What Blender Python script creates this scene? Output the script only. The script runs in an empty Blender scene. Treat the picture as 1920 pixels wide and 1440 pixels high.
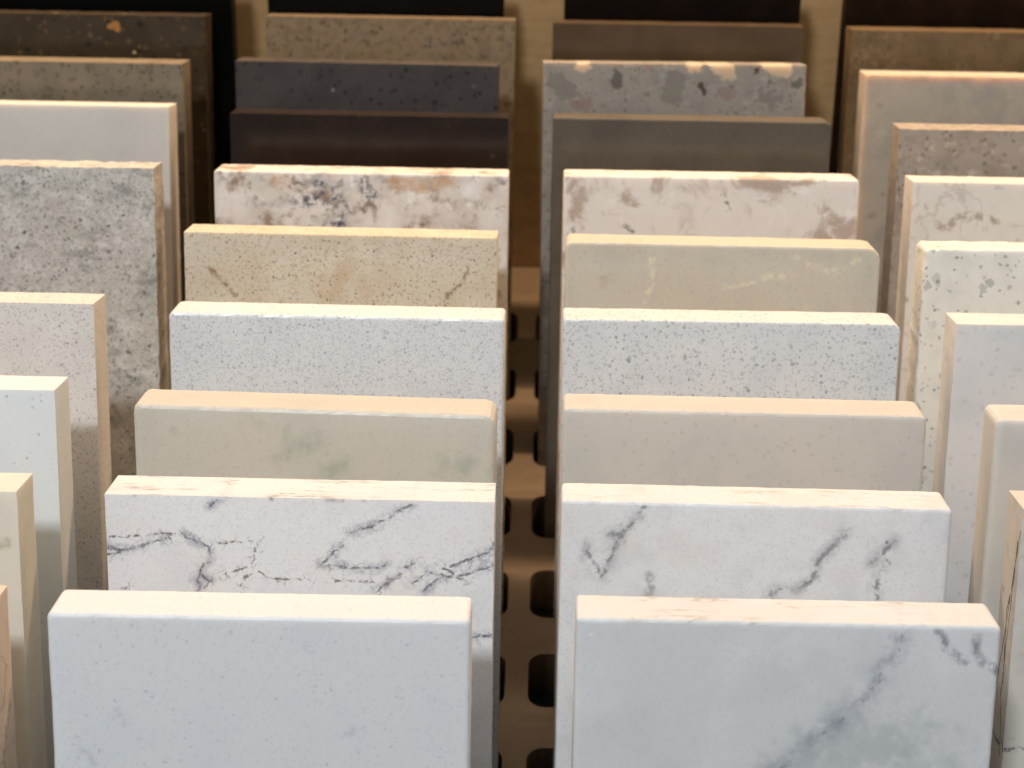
import bpy, bmesh, math, random
from mathutils import Matrix, Vector

S = bpy.context.scene
C = S.collection

# ------------------------------------------------------------------ camera
cam_d = bpy.data.cameras.new('camera')
cam = bpy.data.objects.new('camera', cam_d)
C.objects.link(cam)
pitch, roll, yaw = math.radians(32.517), math.radians(0.6705), math.radians(-0.858)
fw = Vector((math.sin(yaw) * math.cos(pitch), math.cos(yaw) * math.cos(pitch), -math.sin(pitch)))
rt = Vector((math.cos(yaw), -math.sin(yaw), 0))
up = rt.cross(fw)
rt2 = rt * math.cos(roll) + up * math.sin(roll)
up2 = up * math.cos(roll) - rt * math.sin(roll)
mw = Matrix((rt2, up2, -fw)).transposed().to_4x4()
mw.translation = Vector((0, 0, 0.4346))
cam.matrix_world = mw
cam_d.sensor_width = 36
cam_d.lens = 67.5
cam_d.clip_start, cam_d.clip_end = 0.01, 50
cam_d.dof.use_dof = True
cam_d.dof.focus_distance = 0.515
cam_d.dof.aperture_fstop = 22
S.camera = cam

# ------------------------------------------------------------------ room light
w = bpy.data.worlds.new('World')
S.world = w
w.use_nodes = True
bg = w.node_tree.nodes['Background']
bg.inputs[0].default_value = (0.97, 0.985, 1.0, 1)
bg.inputs[1].default_value = 0.24

def area(name, loc, tgt, sx, sy, power, col, shape='RECTANGLE'):
    d = bpy.data.lights.new(name, 'AREA')
    d.shape = shape
    d.size = sx
    if shape in ('RECTANGLE', 'ELLIPSE'):
        d.size_y = sy
    d.energy = power
    d.color = col
    o = bpy.data.objects.new(name, d)
    C.objects.link(o)
    o.location = loc
    o.rotation_euler = (Vector(tgt) - Vector(loc)).to_track_quat('-Z', 'Y').to_euler()
    return o

# cool ceiling lamp in front of and above the rack; warm strip light under the shelf above the back wall
area('ceiling_lamp', (-0.20, -0.20, 1.13), (0.0, 0.45, 0.145), 0.11, 0.11, 8.2, (0.97, 0.987, 1.0))
area('strip_lamp', (0.0, 0.764, 0.405), (0.0, 0.62, 0.145), 1.3, 0.014, 4.5, (1.0, 0.68, 0.405))

S.view_settings.view_transform = 'Standard'
S.view_settings.look = 'None'
S.view_settings.exposure = 0
S.view_settings.gamma = 1
S.view_settings.use_curve_mapping = False
S.render.engine = 'CYCLES'
S.cycles.use_denoising = True
S.cycles.denoising_prefilter = 'ACCURATE'
S.cycles.max_bounces = 6
S.cycles.diffuse_bounces = 3
S.cycles.glossy_bounces = 3
S.cycles.sample_clamp_indirect = 4
S.cycles.caustics_reflective = S.cycles.caustics_refractive = False
S.cycles.use_adaptive_sampling = True
S.cycles.adaptive_threshold = 0.015
S.cycles.adaptive_min_samples = 16

# ------------------------------------------------------------------ node helpers
def lin(c, k=1.0):
    o = []
    for v in c:
        v /= 255.0
        v = v / 12.92 if v <= 0.04045 else ((v + 0.055) / 1.055) ** 2.4
        o.append(min(v * k, 0.9))
    return (*o, 1)

class Mat:
    def __init__(s, name, seed=0.0, top=0.0):
        s.m = bpy.data.materials.new(name)
        s.m.use_nodes = True
        s.t = s.m.node_tree
        s.n, s.l = s.t.nodes, s.t.links
        s.b = s.n['Principled BSDF']
        tc = s.n.new('ShaderNodeTexCoord')
        s.tc = tc
        mp = s.n.new('ShaderNodeMapping')
        mp.inputs['Scale'].default_value = (1000, 1000, 1000)
        mp.inputs['Location'].default_value = (0, 0, -top * 1000)
        s.l.new(tc.outputs['Object'], mp.inputs[0])
        s.P = mp.outputs[0]                         # millimetres from the top edge of the piece
        rnd = random.Random(seed)
        s.Q = s.v('ADD', s.P, (rnd.uniform(0, 900), rnd.uniform(0, 900), rnd.uniform(0, 900)))
        s.rnd = rnd
        s.cache, s.keep = {}, []
    def put(s, sock, v):
        if hasattr(v, 'is_linked'):
            s.l.new(v, sock)
        else:
            sock.default_value = v
    def v(s, op, a, b=None):
        x = s.n.new('ShaderNodeVectorMath'); x.operation = op
        s.put(x.inputs[0], a)
        if b is not None:
            s.put(x.inputs['Scale'] if op == 'SCALE' else x.inputs[1], b)
        return x.outputs[0]
    def f(s, op, a, b=None, c=None):
        x = s.n.new('ShaderNodeMath'); x.operation = op
        s.put(x.inputs[0], a)
        if b is not None: s.put(x.inputs[1], b)
        if c is not None: s.put(x.inputs[2], c)
        return x.outputs[0]
    def sm(s, x, lo, hi):
        r = s.n.new('ShaderNodeMapRange'); r.interpolation_type = 'SMOOTHSTEP'
        s.put(r.inputs['Value'], x)
        if lo <= hi:
            a, b, c, d = lo, hi, 0.0, 1.0
        else:
            a, b, c, d = hi, lo, 1.0, 0.0
        r.inputs['From Min'].default_value = a; r.inputs['From Max'].default_value = b
        r.inputs['To Min'].default_value = c; r.inputs['To Max'].default_value = d
        return r.outputs[0]
    def mix(s, fac, a, b):
        x = s.n.new('ShaderNodeMix'); x.data_type = 'RGBA'
        s.put(x.inputs[0], fac); s.put(x.inputs[6], a); s.put(x.inputs[7], b)
        return x.outputs[2]
    def noise(s, size, detail=3, rough=0.55, dist=0.0, vec=None, stretch=None):
        key = (size, detail, rough, dist, str(vec), stretch)
        if key in s.cache: return s.cache[key]
        x = s.n.new('ShaderNodeTexNoise')
        q = vec or s.Q
        if stretch: q = s.v('MULTIPLY', q, stretch)
        s.put(x.inputs['Vector'], q)
        x.inputs['Scale'].default_value = 1.0 / size
        x.inputs['Detail'].default_value = detail
        x.inputs['Roughness'].default_value = rough
        x.inputs['Distortion'].default_value = dist
        s.cache[key] = (x.outputs['Fac'], x.outputs['Color'])
        return s.cache[key]
    def vor(s, size, vec, feature='F1', rand=1.0):
        x = s.n.new('ShaderNodeTexVoronoi'); x.feature = feature
        s.put(x.inputs['Vector'], vec)
        x.inputs['Scale'].default_value = 1.0 / size
        x.inputs['Randomness'].default_value = rand
        return x
    def warp(s, vec, amps):
        for size, amp in amps:
            _, c = s.noise(size, 3, 0.6)
            d = s.v('SCALE', s.v('SUBTRACT', c, (0.5, 0.5, 0.5)), 2.0 * amp)
            vec = s.v('ADD', vec, d)
        return vec

def layer_mottle(M, col, c, size, lo, hi, amt=1.0, detail=4, rough=0.55, dist=0.0, stretch=None):
    fac, _ = M.noise(size, detail, rough, dist, stretch=stretch)
    return M.mix(M.f('MULTIPLY', M.sm(fac, lo, hi), amt), col, c)

def layer_chips(M, col, c, size, dens, r=0.34, soft=0.08, amt=1.0, warp=0.35, c2=None, stretch=None, metric='EUCLIDEAN'):
    r = r * 1.4
    off = M.v('ADD', M.Q, (M.rnd.uniform(0, 500), M.rnd.uniform(0, 500), M.rnd.uniform(0, 500)))
    _, nc = M.noise(1.1 if size < 1.8 else 2.4 if size < 3.3 else 5.0, 1, 0.5)
    d = M.v('SCALE', M.v('SUBTRACT', nc, (0.5, 0.5, 0.5)), 2.0 * size * warp)
    q = M.v('ADD', off, d)
    if stretch: q = M.v('MULTIPLY', q, stretch)
    vo = M.vor(size, q)
    vo.distance = metric
    sp = M.n.new('ShaderNodeSeparateColor'); M.l.new(vo.outputs['Color'], sp.inputs[0])
    pick = M.f('LESS_THAN', sp.outputs[0], dens)
    rad = M.f('MULTIPLY_ADD', sp.outputs[1], 0.7 * r, 0.5 * r)
    shape = M.sm(M.f('SUBTRACT', vo.outputs['Distance'], rad), soft, -soft)
    k = M.f('MULTIPLY', M.f('MULTIPLY', pick, shape), amt)
    k = M.f('MULTIPLY', k, M.f('MULTIPLY_ADD', sp.outputs[2], 0.6, 0.4))
    cc = M.mix(sp.outputs[2], c, c2) if c2 else c
    return M.mix(k, col, cc)

def seg_mask(M, polys, width, soft, warp, brk=None, axes=(1, 0, 1), top=1.0):
    key = (id(polys), tuple(warp), tuple(axes))
    D = M.cache.get(key)
    if D is None:
        P = M.v('MULTIPLY', M.warp(M.P, warp), axes)
    for pl in (polys if D is None else ()):
        if len(pl) == 1: pl = [pl[0], (pl[0][0] + 0.1, pl[0][1])]
        for a, b in zip(pl[:-1], pl[1:]):
            A = Vector((a[0], 0, a[1])) if axes[0] else Vector((0, a[0], a[1]))
            B = Vector((b[0], 0, b[1])) if axes[0] else Vector((0, b[0], b[1]))
            BA = B - A
            q = P
            if D is not None:                       # keeps the segments in sequence (small shader stack)
                x = M.n.new('ShaderNodeVectorMath'); x.operation = 'MULTIPLY_ADD'
                M.l.new(D, x.inputs[0]); x.inputs[1].default_value = (1e-9, 1e-9, 1e-9); M.l.new(P, x.inputs[2])
                q = x.outputs[0]
            r = M.v('SUBTRACT', q, A)
            x = M.n.new('ShaderNodeVectorMath'); x.operation = 'DOT_PRODUCT'
            M.l.new(r, x.inputs[0]); x.inputs[1].default_value = BA * (1.0 / max(BA.dot(BA), 1e-6))
            h = M.f('MINIMUM', M.f('MAXIMUM', x.outputs['Value'], 0.0), 1.0)
            hb = M.n.new('ShaderNodeVectorMath'); hb.operation = 'MULTIPLY_ADD'
            M.l.new(h, hb.inputs[0]); hb.inputs[1].default_value = -BA; M.l.new(r, hb.inputs[2])
            ln = M.n.new('ShaderNodeVectorMath'); ln.operation = 'LENGTH'; M.l.new(hb.outputs[0], ln.inputs[0])
            D = ln.outputs['Value'] if D is None else M.f('MINIMUM', D, ln.outputs['Value'])
    M.cache[key] = D
    M.keep.append(polys)
    n, _ = M.noise(3.0, 2, 0.6)
    wv = M.f('MULTIPLY', M.f('MULTIPLY_ADD', n, 2.6, -0.4), width)
    k = M.sm(M.f('SUBTRACT', D, wv), soft, -soft * 0.4)
    if brk:
        n2, _ = M.noise(brk[0], 4, 0.65)
        k = M.f('MULTIPLY', k, M.sm(n2, brk[1], brk[2]))
    if top < 1.0:
        sp = M.n.new('ShaderNodeSeparateXYZ'); M.l.new(M.P, sp.inputs[0])
        k = M.f('MULTIPLY', k, M.f('MULTIPLY_ADD', M.sm(sp.outputs[2], -0.5, -1.4), 1.0 - top, top))
    return k

def layer_segs(M, col, c, polys, width=0.4, soft=0.5, warp=((6, 1.2), (1.6, 0.5)), brk=(4, 0.35, 0.6), amt=1.0, axes=(1, 0, 1), top=0.12):
    k = seg_mask(M, polys, width, soft, warp, brk, axes, top)
    return M.mix(M.f('MULTIPLY', k, amt), col, c)

def layer_ridge(M, col, c, size, width, amt, msize=25, mlo=0.45, mhi=0.6, dist=0.6):
    n, _ = M.noise(size, 4, 0.55, dist)
    d = M.f('ABSOLUTE', M.f('SUBTRACT', n, 0.5))
    k = M.sm(d, width, 0.0)
    m, _ = M.noise(msize, 2)
    k = M.f('MULTIPLY', M.f('MULTIPLY', k, M.sm(m, mlo, mhi)), amt)
    return M.mix(k, col, c)

def layer_streak(M, col, c, size, width, amt):
    # veins that run along the sawn top edge
    n, _ = M.noise(size, 4, 0.6, 0.3, stretch=(0.16, 1.0, 0.0))
    k = M.sm(M.f('ABSOLUTE', M.f('SUBTRACT', n, 0.5)), width, 0.0)
    m, _ = M.noise(22, 3)
    sp = M.n.new('ShaderNodeSeparateXYZ'); M.l.new(M.P, sp.inputs[0])
    k = M.f('MULTIPLY', M.f('MULTIPLY', k, M.sm(m, 0.46, 0.6)), M.f('MULTIPLY', M.sm(sp.outputs[2], -1.4, -0.4), amt))
    return M.mix(k, col, c)

def layer_near(M, col, c, polys, reach, size, warp, amt=0.9, dens=0.5):
    near = seg_mask(M, polys, reach * 0.4, reach, warp, None, (1, 0, 1), 0.1)
    _, nc = M.noise(2.4, 1, 0.5)
    q = M.v('ADD', M.Q, M.v('SCALE', M.v('SUBTRACT', nc, (0.5, 0.5, 0.5)), size * 0.9))
    e = M.vor(size, q, 'DISTANCE_TO_EDGE')
    k = M.sm(e.outputs['Distance'], 0.07, 0.0)
    n, _ = M.noise(2.2, 4, 0.65)
    k = M.f('MULTIPLY', M.f('MULTIPLY', k, near), M.f('MULTIPLY', M.sm(n, dens - 0.06, dens + 0.1), amt))
    return M.mix(k, col, c)

LAY = {'near': layer_near, 'streak': layer_streak, 'mottle': layer_mottle, 'chips': layer_chips, 'segs': layer_segs, 'ridge': layer_ridge}

def stone(name, base, layers, seed, top, gain=1.0, rough=0.16, edge_rough=0.55, sss=0.0, sss_r=(1, 0.93, 0.85), sss_s=0.004, spec=0.42, clear=None):
    M = Mat(name, seed, top)
    col = lin(base, gain)
    for kind, c, *a in layers:
        kw = a[-1] if a and isinstance(a[-1], dict) else {}
        args = a[:-1] if kw or (a and isinstance(a[-1], dict)) else a
        if 'c2' in kw: kw = dict(kw, c2=lin(kw['c2'], gain))
        col = LAY[kind](M, col, lin(c, gain), *args, **kw)
    M.put(M.b.inputs['Base Color'], col)
    # polished face, honed sawn edges
    sp = M.n.new('ShaderNodeSeparateXYZ'); M.l.new(M.tc.outputs['Normal'], sp.inputs[0])
    front = M.sm(M.f('MULTIPLY', sp.outputs[1], -1.0), 0.8, 0.98)
    n, _ = M.noise(9, 4, 0.6)
    r1 = M.f('MULTIPLY_ADD', n, 0.10, rough - 0.05)
    r2 = M.f('MULTIPLY_ADD', n, 0.25, edge_rough - 0.12)
    mx = M.n.new('ShaderNodeMix'); M.l.new(front, mx.inputs[0]); M.l.new(r2, mx.inputs[2]); M.l.new(r1, mx.inputs[3])
    M.l.new(mx.outputs[0], M.b.inputs['Roughness'])
    M.b.inputs['Specular IOR Level'].default_value = spec
    b = M.n.new('ShaderNodeBump')
    b.inputs['Distance'].default_value = 0.0002
    n2, _ = M.noise(0.9, 4, 0.65)
    st = M.f('MULTIPLY_ADD', front, -0.32, 0.35)
    M.l.new(st, b.inputs['Strength']); M.l.new(n2, b.inputs['Height'])
    M.l.new(b.outputs[0], M.b.inputs['Normal'])
    if sss:
        M.put(M.b.inputs['Subsurface Weight'], sss if clear is None else M.f('MULTIPLY_ADD', seg_mask(M, *clear), 0.85 - sss, sss))
        M.b.inputs['Subsurface Radius'].default_value = sss_r
        M.b.inputs['Subsurface Scale'].default_value = sss_s
    return M.m

# ------------------------------------------------------------------ setting: slotted board, back wall
def wood(name, c1, c2, c3, seed, grain=(0.16, 1.0, 1.0)):
    M = Mat(name, seed)
    a, _ = M.noise(5, 5, 0.6, 0.4, stretch=grain)
    b, _ = M.noise(0.8, 3, 0.6, 0.0, stretch=grain)
    d, _ = M.noise(60, 2)
    col = M.mix(M.sm(a, 0.3, 0.7), lin(c1), lin(c2))
    col = M.mix(M.f('MULTIPLY', M.sm(b, 0.5, 0.72), 0.45), col, lin(c3))
    col = M.mix(M.f('MULTIPLY', M.sm(d, 0.45, 0.7), 0.3), col, lin(c3))
    M.put(M.b.inputs['Base Color'], col)
    M.b.inputs['Roughness'].default_value = 0.5
    bp = M.n.new('ShaderNodeBump'); bp.inputs['Strength'].default_value = 0.25; bp.inputs['Distance'].default_value = 0.0003
    M.l.new(b, bp.inputs['Height']); M.l.new(bp.outputs[0], M.b.inputs['Normal'])
    return M.m

def plain(name, c, rough=0.6):
    M = Mat(name, 3)
    n, _ = M.noise(12, 4)
    M.put(M.b.inputs['Base Color'], M.mix(M.sm(n, 0.3, 0.7), lin(c), lin([v * 0.8 for v in c])))
    M.b.inputs['Roughness'].default_value = rough
    return M.m

board_m = wood('veneer_board_shaded', (120, 104, 86), (108, 93, 76), (86, 73, 59), 11)  # same veneer as the wall, darkened: shade in the gaps put into the colour
wall_m = wood('veneer_wall', (196, 165, 120), (182, 151, 108), (152, 121, 82), 12)
slot_m = plain('slot_wall', (128, 110, 90))
base_m = plain('underlay_black', (58, 64, 72))

def link(name, bm, mats, parent=None):
    me = bpy.data.meshes.new(name)
    bm.to_mesh(me); bm.free()
    for m in mats: me.materials.append(m)
    o = bpy.data.objects.new(name, me)
    C.objects.link(o)
    if parent: o.parent = parent
    return o

def box(bm, x0, x1, y0, y1, z0, z1):
    v = [bm.verts.new((x, y, z)) for z in (z0, z1) for y in (y0, y1) for x in (x0, x1)]
    for q in ((0, 2, 3, 1), (4, 5, 7, 6), (0, 1, 5, 4), (2, 6, 7, 3), (0, 4, 6, 2), (1, 3, 7, 5)):
        bm.faces.new([v[i] for i in q])

ROW = lambda k: 0.3505 + 0.0466 * (k - 1) - 0.046       # y of a sample's front face where it meets the board
WALL_Y = 0.7835
SLOTS_X = [(-0.355, -0.245), (-0.237, -0.127), (-0.119, -0.0086), (-0.0008, 0.109), (0.117, 0.227), (0.235, 0.345)]
def slot_loop(x0, x1, y0, y1, r, n=6):
    pts = []
    for cx, cy, a0 in ((x1 - r, y1 - r, 0), (x0 + r, y1 - r, 90), (x0 + r, y0 + r, 180), (x1 - r, y0 + r, 270)):
        for i in range(n + 1):
            a = math.radians(a0 + 90 * i / n)
            pts.append((cx + r * math.cos(a), cy + r * math.sin(a)))
    return pts
bm = bmesh.new()
T = 0.018
loops = [[(-0.6, 0.12), (0.6, 0.12), (0.6, WALL_Y - 0.0005), (-0.6, WALL_Y - 0.0005)]]
for (a, b) in SLOTS_X:
    for k in range(-2, 11):
        y1 = ROW(k) + 0.0180
        loops.append(slot_loop(a, b, y1 - 0.0272, y1, 0.0058))
for z in (0.0, -T):
    edges = []
    for lp in loops:
        vs = [bm.verts.new((x, y, z)) for x, y in lp]
        edges += [bm.edges.new((vs[i], vs[(i + 1) % len(vs)])) for i in range(len(vs))]
    bmesh.ops.triangle_fill(bm, use_beauty=True, use_dissolve=False, edges=edges)
bm.verts.ensure_lookup_table()
nv = len(bm.verts) // 2
i0 = 0
for li, lp in enumerate(loops):
    for i in range(len(lp)):
        j = (i + 1) % len(lp)
        fc = bm.faces.new([bm.verts[i0 + i], bm.verts[i0 + j], bm.verts[nv + i0 + j], bm.verts[nv + i0 + i]])
        fc.material_index = 1 if li else 0
    i0 += len(lp)
bmesh.ops.recalc_face_normals(bm, faces=bm.faces)
o = link('shelf_board', bm, [board_m, slot_m]); o['kind'] = 'structure'
bm = bmesh.new(); box(bm, -0.6, 0.6, 0.12, WALL_Y + 0.018, -T - 0.0125, -T - 0.0004)
o = link('underlay', bm, [base_m]); o['kind'] = 'structure'
bm = bmesh.new(); box(bm, -0.6, 0.6, WALL_Y, WALL_Y + 0.018, -T, 0.40)
o = link('back_wall', bm, [wall_m]); o['kind'] = 'structure'

# ------------------------------------------------------------------ stone samples
TOP = 0.145
def sample(label, xc, ytop, k, rotz, mat_fn, W=0.1, t=0.0161, cl=0.0, cr=0.0, bev=0.0012, side=0.0, jag=0.00013, dz=0.0, tilt=0.0, seed=0):
    lean = math.atan((ytop - ROW(k)) / TOP)
    Ht = (TOP + dz + 0.0172 - t * math.sin(lean)) / math.cos(lean)
    bm = bmesh.new()
    box(bm, -W / 2, W / 2, 0, t, 0, Ht)
    for sgn, off in ((-1, cl), (1, cr)):
        if off:
            es = [e for e in bm.edges if all(abs(v.co.z - Ht) < 1e-6 and abs(v.co.x - sgn * W / 2) < 1e-6 for v in e.verts)]
            bmesh.ops.bevel(bm, geom=es, offset=off, segments=3, affect='EDGES', profile=0.5)
    es = [e for e in bm.edges if len(e.link_faces) == 2 and e.calc_face_angle() > 0.9]
    bmesh.ops.bevel(bm, geom=es, offset=bev, segments=4, affect='EDGES', profile=0.6, clamp_overlap=True)
    rnd = random.Random(seed + 7)
    if jag:
        # slice along width and height so the sawn edges can waver
        for ax, lo, hi, n in ((0, -W / 2, W / 2, 40), (2, 0, Ht, 50)):
            for i in range(1, n):
                c = lo + (hi - lo) * (i + rnd.uniform(-0.35, 0.35)) / n
                co, no = [0, 0, 0], [0, 0, 0]
                co[ax] = c; no[ax] = 1
                bmesh.ops.bisect_plane(bm, geom=bm.verts[:] + bm.edges[:] + bm.faces[:], plane_co=co, plane_no=no)
        from mathutils import noise as nz
        for v in bm.verts:
            p = v.co * 1000.0
            q = nz.noise_vector(p * 0.45 + Vector((seed * 13.1, 0, 0)))
            edge = 1.0 if v.co.y < bev * 1.01 or v.co.y > t - bev * 1.01 else 0.5
            near = min(W / 2 - abs(v.co.x), Ht - v.co.z)
            if near < 0.0025:
                v.co += q * jag * edge
    bmesh.ops.recalc_face_normals(bm, faces=bm.faces)
    o = link('stone_sample', bm, [mat_fn(Ht, seed)])
    for p in o.data.polygons: p.use_smooth = False
    o.rotation_euler = (-lean, tilt, rotz)
    R = o.rotation_euler.to_matrix()
    o.location = Vector((xc, ytop, TOP + dz)) - R @ Vector((0, 0, Ht))
    o['label'] = label
    o['category'] = 'stone sample'
    o['group'] = 'stone samples standing in the rack'
    return o

def mk(name, base, layers, **kw):
    return lambda Ht, seed: stone(name, base, layers, seed, Ht, **kw)

rad = math.radians
WHITE_SSS = dict(sss=0.35, sss_s=0.003)

# ---- column with the black-veined white marble (second from the left)
sample('plain pale blue-white sample at the front, left of the grey-veined front sample', -0.0644, 0.3502, 1, rad(0.2),
    mk('pale_blue_white', (231, 233, 235), [
        ('mottle', (222, 228, 233), 24, 0.45, 0.7, 0.6), ('mottle', (229, 234, 234), 34, 0.5, 0.7, 0.5),
        ('segs', (190, 197, 210), [[(12, -7), (14, -9)], [(-35, -25), (-33, -28)], [(-44, -34), (-40, -38)], [(20, -30), (24, -28)]], {'width': 0.5, 'soft': 1.8, 'brk': (2.4, 0.4, 0.62), 'amt': 0.6, 'warp': ((5, 1.0), (1.6, 0.7))}), ('mottle', (206, 211, 220), 6, 0.63, 0.78, 0.4, 5, 0.65, 0.3), ('chips', (206, 212, 220), 0.8, 0.4, {'amt': 0.35, 'r': 0.4}),
        ('chips', (186, 193, 204), 1.3, 0.10, {'amt': 0.6, 'r': 0.24, 'warp': 0.6})], **WHITE_SSS), seed=21, bev=0.0021, cl=0.0015)
purp, brn = (96, 96, 112), (104, 88, 78)
V22 = [[(-50.0, -14.3), (-46.6, -15.1), (-42.7, -14.3), (-38.1, -12.6), (-33.6, -11.6)], [(-30.2, -10.4), (-26.9, -12.5), (-23.6, -13.5), (-23.1, -16.3), (-25.4, -19.0), (-26.9, -22.9), (-26.4, -25.6)], [(-50.1, -16.3), (-46.6, -15.5)], [(-25.5, -21.7), (-23.5, -23.2), (-25.0, -25.3)], [(29.3, 1.6), (29.0, -1.0), (22.3, -5.2), (17.3, -7.7), (12.9, -9.3)], [(11.2, -12.8), (8.9, -13.8), (7.2, -16.5), (5.5, -17.9), (9.4, -18.2), (13.9, -18.5), (20.1, -18.6), (22.3, -17.6)], [(19.5, -25.0), (22.9, -22.4), (26.3, -20.5), (26.3, -18.7), (30.2, -16.8)], [(29.1, -22.8), (33.0, -19.2), (36.9, -20.3), (39.7, -20.5), (39.2, -19.0), (36.9, -17.9)], [(39.7, -20.5), (44.8, -19.2), (50.1, -17.0)], [(39.1, -17.5), (44.7, -15.3), (48.6, -13.5), (50.0, -11.1)], [(31.9, -24.5), (35.3, -21.5), (39.7, -20.5), (42.5, -21.3)], [(-23.0, -2.5), (-21.0, -0.7), (-19.4, 0.2)], [(44.4, -37.2), (50.3, -36.4)]]
B22 = [[(-49.3, -11.6), (-45.4, -11.4), (-35.8, -10.4), (-30.2, -10.4)], [(-21.3, -12.6), (-15.7, -12.0), (-10.9, -12.0), (-9.2, -10.7)], [(-10.9, -12.2), (-12.1, -16.9), (-13.0, -18.4), (-17.0, -20.0), (-19.8, -21.1)], [(-15.7, -25.1), (-14.2, -21.7), (-10.8, -20.2), (-8.6, -21.9), (-4.6, -22.3), (2.4, -22.2)], [(-46.4, -25.8), (-44.2, -25.0)], [(8.9, -22.4), (14.5, -22.1), (19.0, -22.2)]]
sample('white marble sample with branching dark purple-grey and brown veins', -0.0601, 0.3979, 2, rad(-0.05),
    mk('white_black_vein', (232, 234, 237), [
        ('mottle', (214, 218, 224), 14, 0.45, 0.75, 0.5), ('mottle', (236, 230, 226), 18, 0.5, 0.7, 0.5),
        ('chips', (200, 205, 210), 0.7, 0.5, {'amt': 0.4, 'r': 0.42, 'warp': 0.6}),
        ('segs', (150, 152, 168), V22, {'width': 0.9, 'soft': 1.6, 'brk': (4, 0.36, 0.64), 'amt': 0.7, 'warp': ((5, 0.8), (1.6, 0.6), (0.7, 0.32))}),
        ('segs', purp, V22, {'width': 0.22, 'soft': 0.34, 'brk': (1.7, 0.34, 0.6), 'amt': 0.9, 'warp': ((5, 0.8), (1.6, 0.6), (0.7, 0.32))}), ('streak', (140, 128, 124), 7, 0.022, 0.75),
        ('near', (118, 116, 132), V22, 2.4, 4.0, ((5, 0.8), (1.6, 0.6), (0.7, 0.32)), 0.75, 0.48), ('near', (110, 96, 90), B22, 2.2, 3.2, ((5, 0.8), (1.6, 0.6), (0.7, 0.32)), 0.7, 0.5),
        ('segs', brn, B22, {'width': 0.20, 'soft': 0.34, 'brk': (1.7, 0.42, 0.6), 'amt': 0.9, 'warp': ((5, 0.8), (1.6, 0.6), (0.7, 0.32))})], sss=0.15, sss_s=0.002), seed=22, bev=0.0018)
sample('beige-green sample with two soft green patches, behind the dark-veined white marble', -0.0609, 0.4390, 3, rad(-1.2),
    mk('green_beige', (206, 203, 193), [
        ('mottle', (196, 196, 186), 20, 0.4, 0.7, 0.6), ('mottle', (212, 204, 192), 26, 0.45, 0.7, 0.6),
        ('segs', (158, 170, 158), [[(-9, -14.5), (-6.8, -12.5), (-3.7, -10.3), (1.0, -8.2)], [(3, -18), (5.5, -17.0), (8.1, -15.2)], [(40, -17), (42, -14)]], {'width': 1.4, 'soft': 3.2, 'brk': (4, 0.3, 0.62), 'amt': 0.55, 'warp': ((6, 2.0), (1.6, 0.7))}),
        ('mottle', (170, 178, 164), 9, 0.58, 0.75, 0.5), ('chips', (176, 172, 161), 0.8, 0.4, {'amt': 0.35, 'warp': 0.6})], sss=0.35, sss_s=0.004), seed=23, bev=0.0022, cr=0.003, cl=0.002)
sample('white sample with very fine grey speckle, between the beige-green and the tan sample', -0.0597, 0.4899, 4, rad(-0.3),
    mk('white_fine_speckle', (228, 231, 234), [
        ('mottle', (216, 221, 226), 20, 0.4, 0.7, 0.6),
        ('chips', (184, 190, 198), 0.6, 0.6, {'amt': 0.8, 'r': 0.36, 'warp': 0.7}), ('chips', (162, 169, 180), 0.85, 0.3, {'amt': 0.8, 'r': 0.28, 'warp': 0.7})], sss=0.2, sss_s=0.002), seed=24, bev=0.0016, cl=0.0015)
sample('tan beige sample with brown specks and a short brown vein near each end', -0.0634, 0.5405, 5, rad(-0.27),
    mk('tan_speckle', (214, 206, 188), [
        ('mottle', (208, 195, 174), 16, 0.45, 0.65, 0.7), ('mottle', (222, 214, 198), 12, 0.5, 0.7, 0.7), ('mottle', (200, 176, 148), 20, 0.56, 0.72, 0.7),
        ('chips', (164, 138, 104), 0.7, 0.5, {'amt': 0.9, 'r': 0.34, 'c2': (184, 160, 126), 'warp': 0.6}), ('chips', (128, 100, 74), 1.0, 0.22, {'amt': 0.9, 'r': 0.25, 'warp': 0.6}),
        ('segs', (134, 104, 74), [[(-42.1, -11.3), (-38.9, -14.8), (-36.0, -17.8), (-33.7, -20.2)], [(41.0, -9.0), (40.7, -10.7), (39.0, -14.3), (34.9, -18.7), (33.1, -20.2)]], {'width': 0.45, 'soft': 0.7, 'brk': (2.0, 0.38, 0.6), 'amt': 0.85, 'warp': ((5, 1.2), (1.6, 0.8), (0.7, 0.3))}),
        ], sss=0.25, sss_s=0.003), seed=25, bev=0.0013, side=0.2, jag=0.00016)
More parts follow.
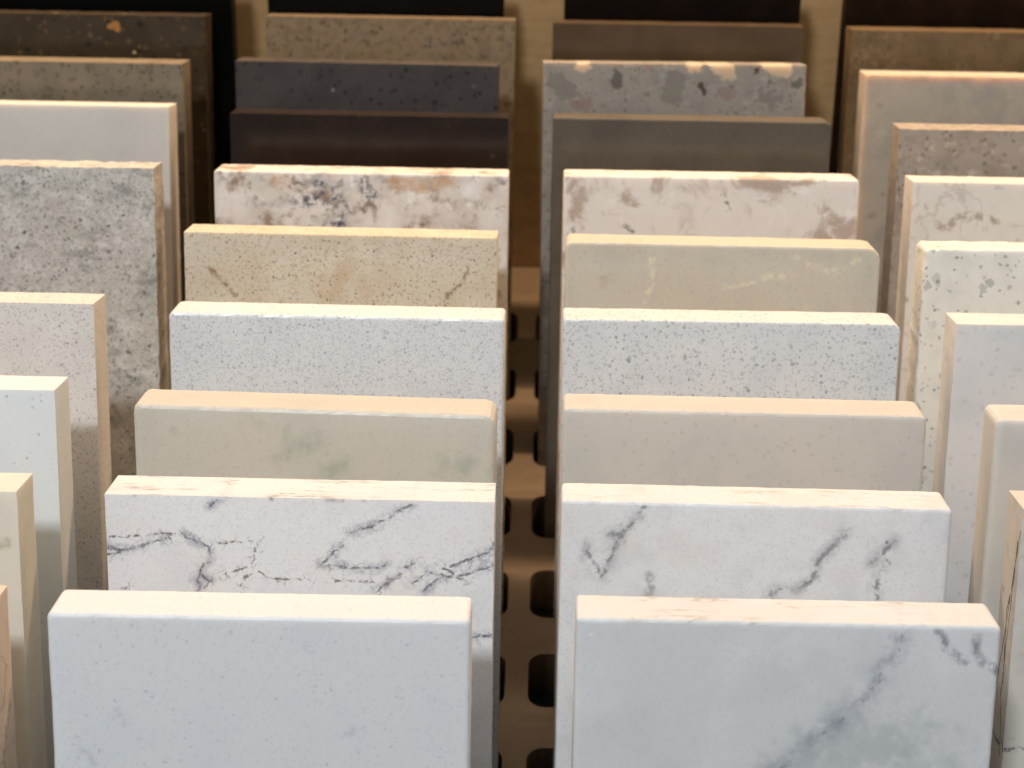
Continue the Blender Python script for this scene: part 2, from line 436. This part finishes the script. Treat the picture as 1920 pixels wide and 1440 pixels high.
sample('cream, tan and blue-black swirled sample directly behind the tan beige speckled one', -0.0607, 0.5853, 6, rad(0.02),
    mk('swirl_cream_blue', (220, 213, 205), [
        ('mottle', (236, 231, 226), 14, 0.42, 0.62, 0.9, 6, 0.62, 0.25), ('mottle', (160, 138, 120), 13, 0.51, 0.66, 0.95, 6, 0.62, 0.2),
        ('mottle', (180, 176, 174), 8, 0.52, 0.68, 0.75, 6, 0.65, 0.2), ('mottle', (244, 242, 242), 7, 0.56, 0.70, 0.9, 5, 0.62, 0.3),
        ('segs', (206, 170, 132), [[(12, -3), (22, -4), (30, -2.5)], [(-28, -4), (-24, -5)]], {'width': 2.0, 'soft': 2.2, 'brk': (5, 0.3, 0.55), 'amt': 0.75, 'warp': ((6, 2.5), (2, 0.8))}),
        ('segs', (70, 78, 100), [[(-14, -5), (-8, -9), (-6, -13)], [(-21, -9), (-14, -10)], [(-9, -16), (-6, -22), (-8, -30)], [(0, -3), (4, -8)]], {'width': 1.5, 'soft': 2.0, 'brk': (2.4, 0.43, 0.6), 'amt': 0.95, 'warp': ((5, 2.5), (1.6, 1.2))}),
        ('mottle', (122, 104, 90), 6, 0.58, 0.72, 0.8, 6, 0.65, 0.2), ('mottle', (132, 126, 126), 4, 0.58, 0.70, 0.65, 6, 0.68, 0.3)], sss=0.3, sss_s=0.003), seed=26, bev=0.0013, cl=0.001)
sample('glossy brown-black sample directly behind the cream and blue-black swirled one', -0.0619, 0.6313, 7, rad(-0.08),
    mk('brown_black_gloss', (40, 28, 22), [('mottle', (32, 22, 17), 18, 0.4, 0.6, 0.8), ('chips', (92, 76, 66), 3.2, 0.05, {'amt': 0.6, 'r': 0.16})], rough=0.2, edge_rough=0.35, spec=0.35), seed=27, bev=0.0014)
sample('dark slate-blue sample with black specks behind the glossy brown-black one', -0.0667, 0.6783, 8, rad(-0.6),
    mk('slate_blue', (80, 73, 69), [('mottle', (70, 64, 61), 15, 0.4, 0.65, 0.8), ('chips', (36, 36, 42), 1.9, 0.26, {'amt': 0.9, 'r': 0.3, 'warp': 0.6}), ('chips', (150, 150, 150), 4.5, 0.05, {'amt': 0.7, 'r': 0.1})], rough=0.28, spec=0.25), seed=28, bev=0.0010)
sample('mottled grey-brown sample behind the slate-blue one', -0.0612, 0.7242, 9, rad(-0.2),
    mk('grey_brown_mottle', (126, 109, 85), [('mottle', (110, 96, 78), 3, 0.45, 0.62, 0.8), ('mottle', (124, 113, 96), 7, 0.55, 0.7, 0.7), ('chips', (76, 64, 50), 1.8, 0.35, {'amt': 0.8, 'warp': 0.7})], rough=0.25), seed=29, bev=0.0009)
black = lambda n, c: mk(n, c, [('mottle', [v * 0.7 for v in c], 14, 0.4, 0.6, 0.8)], rough=0.45, edge_rough=0.5, spec=0.08)
sample('black sample against the wall behind the mottled grey-brown one', -0.0645, 0.7450, 10, 0, black('black_a', (9, 8, 8)), W=0.0965, t=0.010, seed=30, bev=0.0008, dz=0.014)

# ---- column with the grey-veined front sample (third from the left)
DIAG = [[(27.1, -2.9), (25.7, -7.9), (22.7, -12.9), (20.8, -16.2)], [(20.8, -16.2), (18.4, -19.1), (16.0, -21.9), (11.7, -26.5), (7.7, -29.3), (2.8, -34.5), (-1.6, -39.2), (-12, -52)]]
CORN = [[(34.3, 0.1), (37.7, -5.5), (42.0, -9.0)], [(44.3, -2.7), (44.1, -6.7), (45.8, -8.6), (48.7, -10.2), (50.0, -11.2)]]
sample('pale grey marble sample at the front with a diagonal grey vein', 0.0606, 0.3523, 1, rad(0.03),
    mk('pale_grey_marble', (220, 223, 224), [
        ('mottle', (228, 231, 234), 26, 0.45, 0.7, 0.8), ('mottle', (208, 213, 217), 16, 0.5, 0.75, 0.6), ('chips', (206, 211, 215), 0.9, 0.4, {'amt': 0.4, 'r': 0.4}),
        ('segs', (184, 191, 196), [DIAG[1], [(30, -38), (26, -44)]], {'width': 3.0, 'soft': 5.5, 'brk': (9, 0.25, 0.6), 'amt': 0.7, 'warp': ((9, 2.5), (1.6, 0.7))}),
        ('segs', (184, 192, 194), [[(0, -44), (14, -34), (30, -30), (38, -34)], [(20, -44), (36, -40)]], {'width': 5.0, 'soft': 8.0, 'brk': (12, 0.25, 0.6), 'amt': 0.7, 'warp': ((9, 2.5), (1.6, 0.7))}),
        ('segs', (150, 153, 166), DIAG, {'width': 1.3, 'soft': 2.4, 'brk': (5, 0.38, 0.66), 'amt': 0.6, 'warp': ((6, 1.4), (1.6, 0.8), (0.7, 0.3))}),
        ('segs', (104, 106, 124), DIAG, {'width': 0.35, 'soft': 0.6, 'brk': (2.4, 0.49, 0.64), 'amt': 0.5, 'warp': ((6, 1.4), (1.6, 0.8), (0.7, 0.3))}),
        ('segs', (128, 130, 142), CORN, {'width': 0.6, 'soft': 1.2, 'brk': (3.5, 0.36, 0.62), 'amt': 0.8, 'warp': ((6, 1.0), (1.6, 0.6), (0.7, 0.3))}),
        ('streak', (176, 150, 128), 9, 0.02, 0.6),
        ('chips', (238, 242, 246), 4.2, 0.12, {'amt': 0.9, 'r': 0.10, 'soft': 0.03})], **WHITE_SSS), seed=31, bev=0.0020, cr=0.0014)  # these near-white dots are sparkle highlights painted into the colour
V32 = [[(-27.5, 3), (-28.5, -0.0), (-31.1, -4.2), (-34.3, -9.0), (-36.4, -13.7), (-37.9, -17.9), (-39.0, -20.6)], [(-43.1, -11.9), (-42.2, -15.7), (-40.1, -19.2)], [(-37.6, -8.8), (-34.3, -9.0)], [(22.9, -7.4), (19.3, -11.6), (16.4, -15.2), (15.5, -19.4), (12.1, -22.5), (7.6, -22.6), (3.8, -25.1)], [(35.8, -9.1), (31.6, -13.3), (29.5, -15.5)], [(34.4, -14.1), (31.9, -18.3), (31.6, -21.9), (32.4, -24.9)]]
sample('white marble sample with several loose soft grey veins, second from the front', 0.0571, 0.3990, 2, rad(-0.4),
    mk('white_grey_vein', (230, 232, 235), [
        ('mottle', (212, 215, 219), 10, 0.48, 0.72, 0.6), ('mottle', (226, 222, 220), 18, 0.5, 0.7, 0.5),
        ('chips', (202, 205, 209), 0.7, 0.5, {'amt': 0.4, 'r': 0.42, 'warp': 0.6}),
        ('segs', (178, 181, 188), V32, {'width': 1.2, 'soft': 2.0, 'brk': (5, 0.32, 0.65), 'amt': 0.7, 'warp': ((5, 1.0), (1.6, 0.7), (0.7, 0.35))}),
        ('segs', (132, 136, 142), V32, {'width': 0.4, 'soft': 0.65, 'brk': (2.2, 0.38, 0.6), 'amt': 0.85, 'warp': ((5, 1.0), (1.6, 0.7), (0.7, 0.35))}), ('streak', (176, 152, 132), 8, 0.02, 0.6), ('near', (150, 153, 160), V32, 2.6, 4.5, ((5, 1.0), (1.6, 0.7), (0.7, 0.35)), 0.6, 0.5),
        ('segs', (134, 142, 142), [[(-27.0, -20.5), (-26.6, -23.2), (-26.0, -27.5)]], {'width': 0.7, 'soft': 1.5, 'brk': (3, 0.25, 0.6), 'amt': 0.75, 'warp': ((5, 1.0), (1.6, 0.7), (0.7, 0.35))}),
        ('chips', (120, 112, 108), 7, 0.04, {'amt': 0.8, 'r': 0.06, 'soft': 0.02})], sss=0.2, sss_s=0.003), seed=32, bev=0.0018, cr=0.0015)
sample('plain beige-grey sample behind the white marble with loose soft grey veins', 0.0576, 0.4421, 3, rad(-0.29),
    mk('beige_grey', (208, 204, 197), [('mottle', (197, 197, 192), 24, 0.42, 0.7, 0.7), ('mottle', (213, 206, 198), 30, 0.5, 0.7, 0.6), ('chips', (180, 176, 166), 1.2, 0.15, {'amt': 0.4}), ('chips', (240, 238, 230), 9, 0.05, {'amt': 0.8, 'r': 0.04, 'soft': 0.02})], sss=0.45, sss_s=0.005), seed=33, bev=0.0016, cr=0.002)
sample('white sample crowded with small grey flakes, behind the plain beige-grey one', 0.0577, 0.4910, 4, rad(0.3),
    mk('white_grey_flakes', (226, 229, 231), [
        ('mottle', (214, 219, 223), 12, 0.4, 0.7, 0.6),
        ('chips', (178, 184, 188), 1.1, 0.7, {'amt': 0.95, 'r': 0.3, 'warp': 0.6, 'soft': 0.05, 'metric': 'MANHATTAN'}), ('chips', (154, 162, 168), 1.8, 0.42, {'amt': 0.95, 'r': 0.28, 'warp': 0.6, 'soft': 0.04, 'metric': 'MANHATTAN'}),
        ('chips', (184, 190, 194), 0.9, 0.5, {'amt': 0.8, 'r': 0.36, 'warp': 0.7})], sss=0.15, sss_s=0.003), seed=34, bev=0.0016, cr=0.0025, cl=0.001)
sample('khaki beige sample with pale thread-like veins and a rounded right corner', 0.0585, 0.5388, 5, rad(-0.31),
    mk('khaki_beige', (206, 200, 186), [
        ('mottle', (199, 193, 180), 16, 0.42, 0.66, 0.7), ('mottle', (207, 196, 178), 22, 0.48, 0.68, 0.7),
        ('segs', (230, 222, 198), [[(0.1, -13.8), (5.3, -12.8), (10.0, -11.2), (14.1, -10.2), (22.2, -9.1)], [(-24.6, -18.6), (-22.3, -14.3), (-22.7, -5.3), (-19.2, -4.0)], [(21.9, -2.5), (28.6, -6.6), (35.1, -8.2), (39.7, -5.7), (43.0, -3.3)]], {'width': 0.7, 'soft': 1.0, 'brk': (2.6, 0.40, 0.6), 'amt': 0.75}),
        ('ridge', (216, 204, 172), 18, 0.02, 0.5), ('chips', (178, 168, 148), 0.8, 0.4, {'amt': 0.4}), ('chips', (172, 150, 124), 9, 0.1, {'amt': 0.5, 'r': 0.14})], sss=0.3, sss_s=0.003), seed=35, bev=0.0014, cr=0.0042, cl=0.002)
sample('pinkish-white sample with taupe smears, behind the khaki beige one', 0.0580, 0.5867, 6, rad(0.22),
    mk('pink_white_taupe', (234, 229, 222), [
        ('mottle', (232, 226, 220), 10, 0.45, 0.6, 0.9, 4, 0.6, 1.0), ('mottle', (184, 164, 150), 15, 0.50, 0.66, 0.85, 5, 0.62, 0.7),
        ('mottle', (240, 236, 234), 8, 0.57, 0.70, 0.8, 4, 0.6, 0.8), ('mottle', (178, 162, 155), 7, 0.60, 0.72, 0.7, 5, 0.65, 0.8, (1, 1, 0.5)),
        ('segs', (112, 102, 110), [[(-46, -18), (-48, -22)], [(-29, -17), (-26, -19)], [(4, -6), (6, -11)], [(-49, -27), (-47, -34)]], {'width': 0.5, 'soft': 0.9, 'brk': (2.2, 0.45, 0.6), 'amt': 0.85, 'warp': ((4, 1.5), (1.5, 0.8))})], sss=0.35, sss_s=0.004), seed=36, bev=0.0013, cr=0.0012)
sample('plain dark olive-grey glossy sample behind the pinkish-white one', 0.0541, 0.6331, 7, rad(0.01),
    mk('olive_grey', (96, 88, 77), [('mottle', (86, 79, 69), 20, 0.4, 0.65, 0.8), ('chips', (110, 102, 90), 1.2, 0.2, {'amt': 0.4})], rough=0.2, spec=0.4), seed=37, bev=0.0012, cr=0.0022)
CLEAR = [[(15, 0), (19.1, -1.6), (21, -4)], [(36, 0), (38.9, -2.1), (42, -2)], [(7.8, -1.0)], [(-34.9, -0.8)]]  # clear quartz chunks; the glow of light through them is put into their colour
sample('grey terrazzo-like sample with large pebbles and clear quartz chunks glowing amber along its top edge', 0.0504, 0.6832, 8, rad(1.05),
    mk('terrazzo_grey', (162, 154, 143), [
        ('mottle', (150, 144, 134), 8, 0.42, 0.65, 0.8), ('mottle', (178, 172, 166), 5, 0.56, 0.7, 0.7),
        ('chips', (84, 79, 72), 1.7, 0.3, {'amt': 0.9, 'r': 0.27, 'warp': 0.7}), ('chips', (72, 62, 54), 3.2, 0.3, {'amt': 0.9, 'r': 0.24, 'warp': 0.6, 'metric': 'MANHATTAN', 'soft': 0.05}), ('chips', (150, 128, 114), 5.5, 0.24, {'amt': 0.8, 'r': 0.32, 'warp': 0.5}),
        ('segs', (138, 132, 122), [[(-44, -8), (-41, -10)], [(0.8, -6), (-1.5, -12)], [(36.4, -12.6)]], {'width': 4.2, 'soft': 0.7, 'brk': None, 'amt': 0.9, 'warp': ((5, 1.6), (2, 0.7))}),
        ('segs', (102, 96, 86), [[(-22.1, -4.5), (-22.1, -7.5)], [(46.8, -6.9)]], {'width': 2.0, 'soft': 0.5, 'brk': None, 'amt': 0.85, 'warp': ((4, 1.4),)}),
        ('segs', (84, 62, 50), [[(10.0, -8.0), (11.2, -11)], [(31, -2.5)]], {'width': 1.2, 'soft': 0.4, 'brk': None, 'amt': 0.9, 'warp': ((4, 1.2),)}),
        ('segs', (152, 132, 124), [[(-32.9, -15.4)], [(19.7, -10.7)]], {'width': 3.0, 'soft': 0.5, 'brk': None, 'amt': 0.85, 'warp': ((4, 1.4),)}),
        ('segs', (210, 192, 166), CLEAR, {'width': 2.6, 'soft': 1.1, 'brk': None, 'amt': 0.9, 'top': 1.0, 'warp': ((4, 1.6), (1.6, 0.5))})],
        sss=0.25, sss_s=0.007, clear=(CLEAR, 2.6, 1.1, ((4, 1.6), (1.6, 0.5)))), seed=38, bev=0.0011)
sample('dark chocolate-brown sample behind the grey terrazzo-like one', 0.0538, 0.7222, 9, rad(0.12),
    mk('chocolate', (82, 66, 48), [('mottle', (72, 57, 40), 20, 0.4, 0.65, 0.8), ('chips', (52, 36, 26), 6, 0.05, {'amt': 0.9, 'r': 0.14})], rough=0.22), seed=39, bev=0.0010)
sample('black-brown sample against the wall behind the dark chocolate-brown one', 0.0564, 0.7450, 10, 0, black('black_b', (22, 14, 9)), W=0.0960, t=0.010, seed=40, bev=0.0008, dz=0.014)

# ---- leftmost column
def L(k, xr, y, label, m, **kw):
    return sample(label, xr / 1000 - 0.05, y / 1000, k, rad(kw.pop('rot', 0)), m, **kw)
L(1, -128.1, 350.5, 'pinkish-beige sample cut off by the lower left corner of the photo',
    mk('pink_beige', (226, 210, 194), [('mottle', (212, 192, 174), 12, 0.45, 0.7, 0.7), ('ridge', (170, 150, 132), 16, 0.02, 0.6)], **WHITE_SSS), seed=41, bev=0.0014)
L(2, -132.9, 398.1, 'cream-white sample with a faint olive vein, second from the front at the left edge',
    mk('cream_white', (224, 224, 214), [('mottle', (214, 214, 206), 16, 0.45, 0.7, 0.6), ('segs', (176, 170, 146), [[(30, -15), (40, -16), (47, -14)]], {'width': 0.8, 'soft': 1.6, 'brk': (4, 0.35, 0.6), 'amt': 0.7})], sss=0.4, sss_s=0.004), seed=42, bev=0.0013)
L(3, -133.8, 446.2, 'cool white sample with sparse tiny specks, third from the front at the left edge',
    mk('cool_white', (228, 235, 239), [('mottle', (220, 228, 234), 20, 0.45, 0.7, 0.6), ('chips', (172, 179, 188), 1.2, 0.14, {'amt': 0.7, 'r': 0.22})], sss=0.2, sss_s=0.003), seed=43, bev=0.0020)
L(4, -132.8, 494.1, 'warm white sample with fine brown-grey pepper specks in front of the tall grey granite',
    mk('warm_white_pepper', (222, 220, 217), [('mottle', (212, 209, 206), 14, 0.42, 0.7, 0.7), ('mottle', (224, 219, 216), 20, 0.5, 0.7, 0.6),
        ('chips', (172, 166, 163), 0.75, 0.5, {'amt': 0.8, 'r': 0.32, 'warp': 0.7}), ('chips', (134, 126, 123), 1.2, 0.16, {'amt': 0.85, 'r': 0.24, 'warp': 0.6})], sss=0.15, sss_s=0.003), seed=44, bev=0.0018)
L(6, -131.2, 585.6, 'large exposed grey granite sample with pale swirls and a rough sawn right edge',
    mk('grey_granite', (196, 194, 188), [
        ('mottle', (212, 211, 206), 3, 0.48, 0.62, 0.9, 5, 0.7, 0.4), ('mottle', (132, 134, 131), 15, 0.50, 0.68, 0.7, 5, 0.65, 0.3, (1, 1, 1.6)), ('mottle', (222, 221, 217), 11, 0.54, 0.66, 0.75, 5, 0.65, 0.3, (1, 1, 1.5)),
        ('mottle', (186, 176, 168), 24, 0.5, 0.66, 0.5), ('mottle', (140, 144, 144), 2.2, 0.56, 0.66, 0.7, 4, 0.65, 0.4),
        ('chips', (92, 95, 93), 1.0, 0.6, {'amt': 1.0, 'r': 0.36, 'warp': 0.9, 'soft': 0.06, 'metric': 'MANHATTAN'}), ('chips', (104, 110, 109), 1.9, 0.42, {'amt': 0.95, 'r': 0.32, 'warp': 0.7, 'soft': 0.04, 'metric': 'MANHATTAN'}),
        ('chips', (66, 58, 52), 2.6, 0.07, {'amt': 0.9, 'r': 0.2}), ('chips', (218, 216, 210), 1.6, 0.2, {'amt': 0.7, 'r': 0.3, 'warp': 0.8})], rough=0.2, edge_rough=0.55), seed=45, bev=0.0010, jag=0.0006)
L(7, -134.8, 635.9, 'plain pale grey sample with a bright top, behind the large grey granite',
    mk('plain_pale_grey', (216, 213, 207), [('mottle', (208, 206, 201), 24, 0.42, 0.7, 0.7), ('chips', (190, 190, 188), 1.2, 0.2, {'amt': 0.4})], sss=0.45, sss_s=0.004), seed=46, bev=0.0018)
L(8, -136.2, 674.7, 'grey-brown sample with dark green specks, behind the plain pale grey one',
    mk('grey_brown_green', (136, 123, 104), [('mottle', (120, 109, 92), 12, 0.42, 0.66, 0.8), ('chips', (72, 70, 54), 1.5, 0.3, {'amt': 0.9, 'r': 0.28, 'warp': 0.7}), ('chips', (98, 88, 70), 2.4, 0.24, {'amt': 0.8, 'warp': 0.7})], rough=0.2), seed=47, bev=0.0020)
L(9, -135.3, 722.5, 'dark brown sample with black and orange chips at the upper left',
    mk('dark_brown_chips', (62, 52, 38), [('mottle', (52, 43, 31), 12, 0.42, 0.66, 0.8), ('chips', (30, 22, 15), 4.2, 0.4, {'amt': 0.95, 'r': 0.28, 'warp': 0.5, 'soft': 0.04, 'metric': 'MANHATTAN'}), ('chips', (98, 80, 56), 2.2, 0.2, {'amt': 0.7}),
        ('segs', (158, 112, 62), [[(12.5, -4.6), (14.5, -3.8), (15.0, -5.6)]], {'width': 1.1, 'soft': 0.35, 'brk': None, 'amt': 0.95, 'warp': ((3, 0.7),)}),
        ('chips', (196, 170, 130), 5.5, 0.07, {'amt': 0.9, 'r': 0.14, 'soft': 0.03})], rough=0.2), seed=48, bev=0.0010, jag=0.00025)
L(10, -127.6, 745.0, 'jet black sample at the upper left corner behind the dark brown chip-filled one', black('black_c', (5, 5, 5)), seed=49, t=0.010, bev=0.0008, dz=0.014)

# ---- rightmost column
def Rr(k, xl, y, label, m, **kw):
    return sample(label, xl / 1000 + 0.05, y / 1000, k, rad(kw.pop('rot', 0)), m, **kw)
CR = [[(1.0, -6), (4, -18), (7, -32), (11, -48), (13.5, -58)], [(3.0, -10), (4.5, -28), (6.5, -44), (7.0, -54), (4.5, -63), (0.5, -67)], [(4.5, -63), (3.5, -70)], [(5, -24), (8, -30), (6, -50)]]
Rr(2, 125.2, 399.6, 'beige-white sample with dark brown cracks down its left side, at the right edge',
    mk('cracked_beige_white', (216, 212, 204), [('mottle', (200, 196, 190), 8, 0.48, 0.7, 0.7), ('mottle', (150, 150, 150), 5, 0.6, 0.75, 0.5),
        ('segs', (58, 38, 28), CR, {'width': 0.22, 'soft': 0.28, 'brk': (3, 0.28, 0.42), 'amt': 0.95, 'axes': (0, 1, 1), 'warp': ((5, 0.7), (1.4, 0.35))}),
        ('segs', (74, 56, 48), [[(-50, -67), (-46, -66), (-40, -68)]], {'width': 0.4, 'soft': 0.5, 'amt': 0.9})], rough=0.2, edge_rough=0.5), seed=52, bev=0.0010)
Rr(3, 126.3, 440.9, 'pale grey translucent onyx-like sample in front of the plain grey-white one at right',
    mk('pale_onyx', (212, 211, 206), [('mottle', (198, 200, 200), 18, 0.42, 0.7, 0.7), ('mottle', (222, 216, 206), 24, 0.5, 0.7, 0.6)], sss=0.7, sss_s=0.006), seed=53, bev=0.0026, cl=0.0018)
Rr(4, 124.2, 492.2, 'plain grey-white fine-grained sample in front of the chip-filled white one at right',
    mk('plain_grey_white', (224, 225, 226), [('mottle', (212, 214, 217), 16, 0.42, 0.7, 0.7), ('chips', (190, 192, 196), 1.4, 0.22, {'amt': 0.5}), ('mottle', (216, 206, 208), 12, 0.58, 0.72, 0.4)], sss=0.25, sss_s=0.003), seed=54, bev=0.0013)
Rr(5, 122.4, 538.8, 'white sample with glassy grey chips and a pitted tan left edge, at right',
    mk('white_glass_chips', (234, 234, 228), [('mottle', (218, 219, 214), 10, 0.42, 0.7, 0.7),
        ('chips', (186, 190, 186), 4.4, 0.5, {'amt': 0.9, 'r': 0.34, 'warp': 0.55, 'soft': 0.03, 'metric': 'MANHATTAN'}), ('chips', (140, 146, 144), 2.0, 0.5, {'amt': 0.95, 'r': 0.28, 'warp': 0.6, 'soft': 0.04, 'metric': 'MANHATTAN'}),
        ('chips', (104, 108, 108), 3.6, 0.14, {'amt': 0.95, 'r': 0.22, 'warp': 0.5, 'soft': 0.03, 'metric': 'MANHATTAN'}), ('chips', (176, 150, 134), 4.8, 0.07, {'amt': 0.8, 'r': 0.14})], sss=0.3, sss_s=0.004, edge_rough=0.55), seed=55, bev=0.0016, cl=0.0015, jag=0.00035)
Rr(6, 126.0, 586.1, 'white sample with a taupe branching smudge, behind the white one with glassy chips',
    mk('white_taupe_smudge', (228, 224, 218), [('mottle', (216, 214, 210), 12, 0.42, 0.7, 0.7),
        ('segs', (168, 150, 138), [[(-40.1, -14.3), (-37.7, -14.9), (-35.4, -13.2), (-32.2, -11.8), (-27.8, -10.7), (-22, -13)]], {'width': 1.2, 'soft': 1.3, 'brk': (2.5, 0.38, 0.58), 'amt': 0.8, 'warp': ((5, 1.5), (1.6, 0.8))}),
        ('ridge', (190, 176, 166), 14, 0.03, 0.5), ('chips', (150, 146, 142), 6, 0.08, {'amt': 0.7, 'r': 0.12})], sss=0.35, sss_s=0.003), seed=56, bev=0.0018)
Rr(7, 127.8, 628.1, 'taupe-grey speckled sample in front of the glowing grey onyx-like one at right',
    mk('taupe_speckle', (170, 161, 149), [('mottle', (156, 144, 132), 6, 0.45, 0.65, 0.8), ('mottle', (190, 178, 166), 5, 0.56, 0.7, 0.7), ('chips', (112, 101, 92), 1.4, 0.32, {'amt': 0.85, 'warp': 0.75}), ('chips', (206, 194, 180), 2.4, 0.14, {'amt': 0.7, 'warp': 0.7})], rough=0.22), seed=57, bev=0.0014, jag=0.0002)
Rr(8, 122.1, 676.6, 'grey onyx-like sample with its top edge glowing amber, at the upper right',
    mk('grey_onyx_glow', (200, 188, 170), [('mottle', (178, 170, 160), 14, 0.42, 0.66, 0.8, 5, 0.6, 0.6), ('mottle', (212, 196, 172), 18, 0.5, 0.7, 0.6), ('mottle', (150, 144, 136), 9, 0.6, 0.74, 0.7), ('ridge', (214, 204, 190), 16, 0.02, 0.5)], sss=0.9, sss_r=(1, 0.62, 0.34), sss_s=0.007), seed=58, bev=0.0016)
Rr(9, 122.5, 720.3, 'olive-brown mottled sample behind the glowing grey onyx-like one, upper right',
    mk('olive_brown', (112, 92, 66), [('mottle', (98, 79, 54), 9, 0.42, 0.66, 0.8), ('ridge', (150, 128, 98), 12, 0.02, 0.5), ('chips', (80, 62, 40), 2.0, 0.25, {'amt': 0.7, 'warp': 0.7})], rough=0.25), seed=59, bev=0.0018)
Rr(10, 122.7, 745.0, 'dark espresso-brown sample against the wall in the upper right corner', black('black_d', (34, 21, 11)), seed=60, t=0.010, bev=0.0008, dz=0.014)
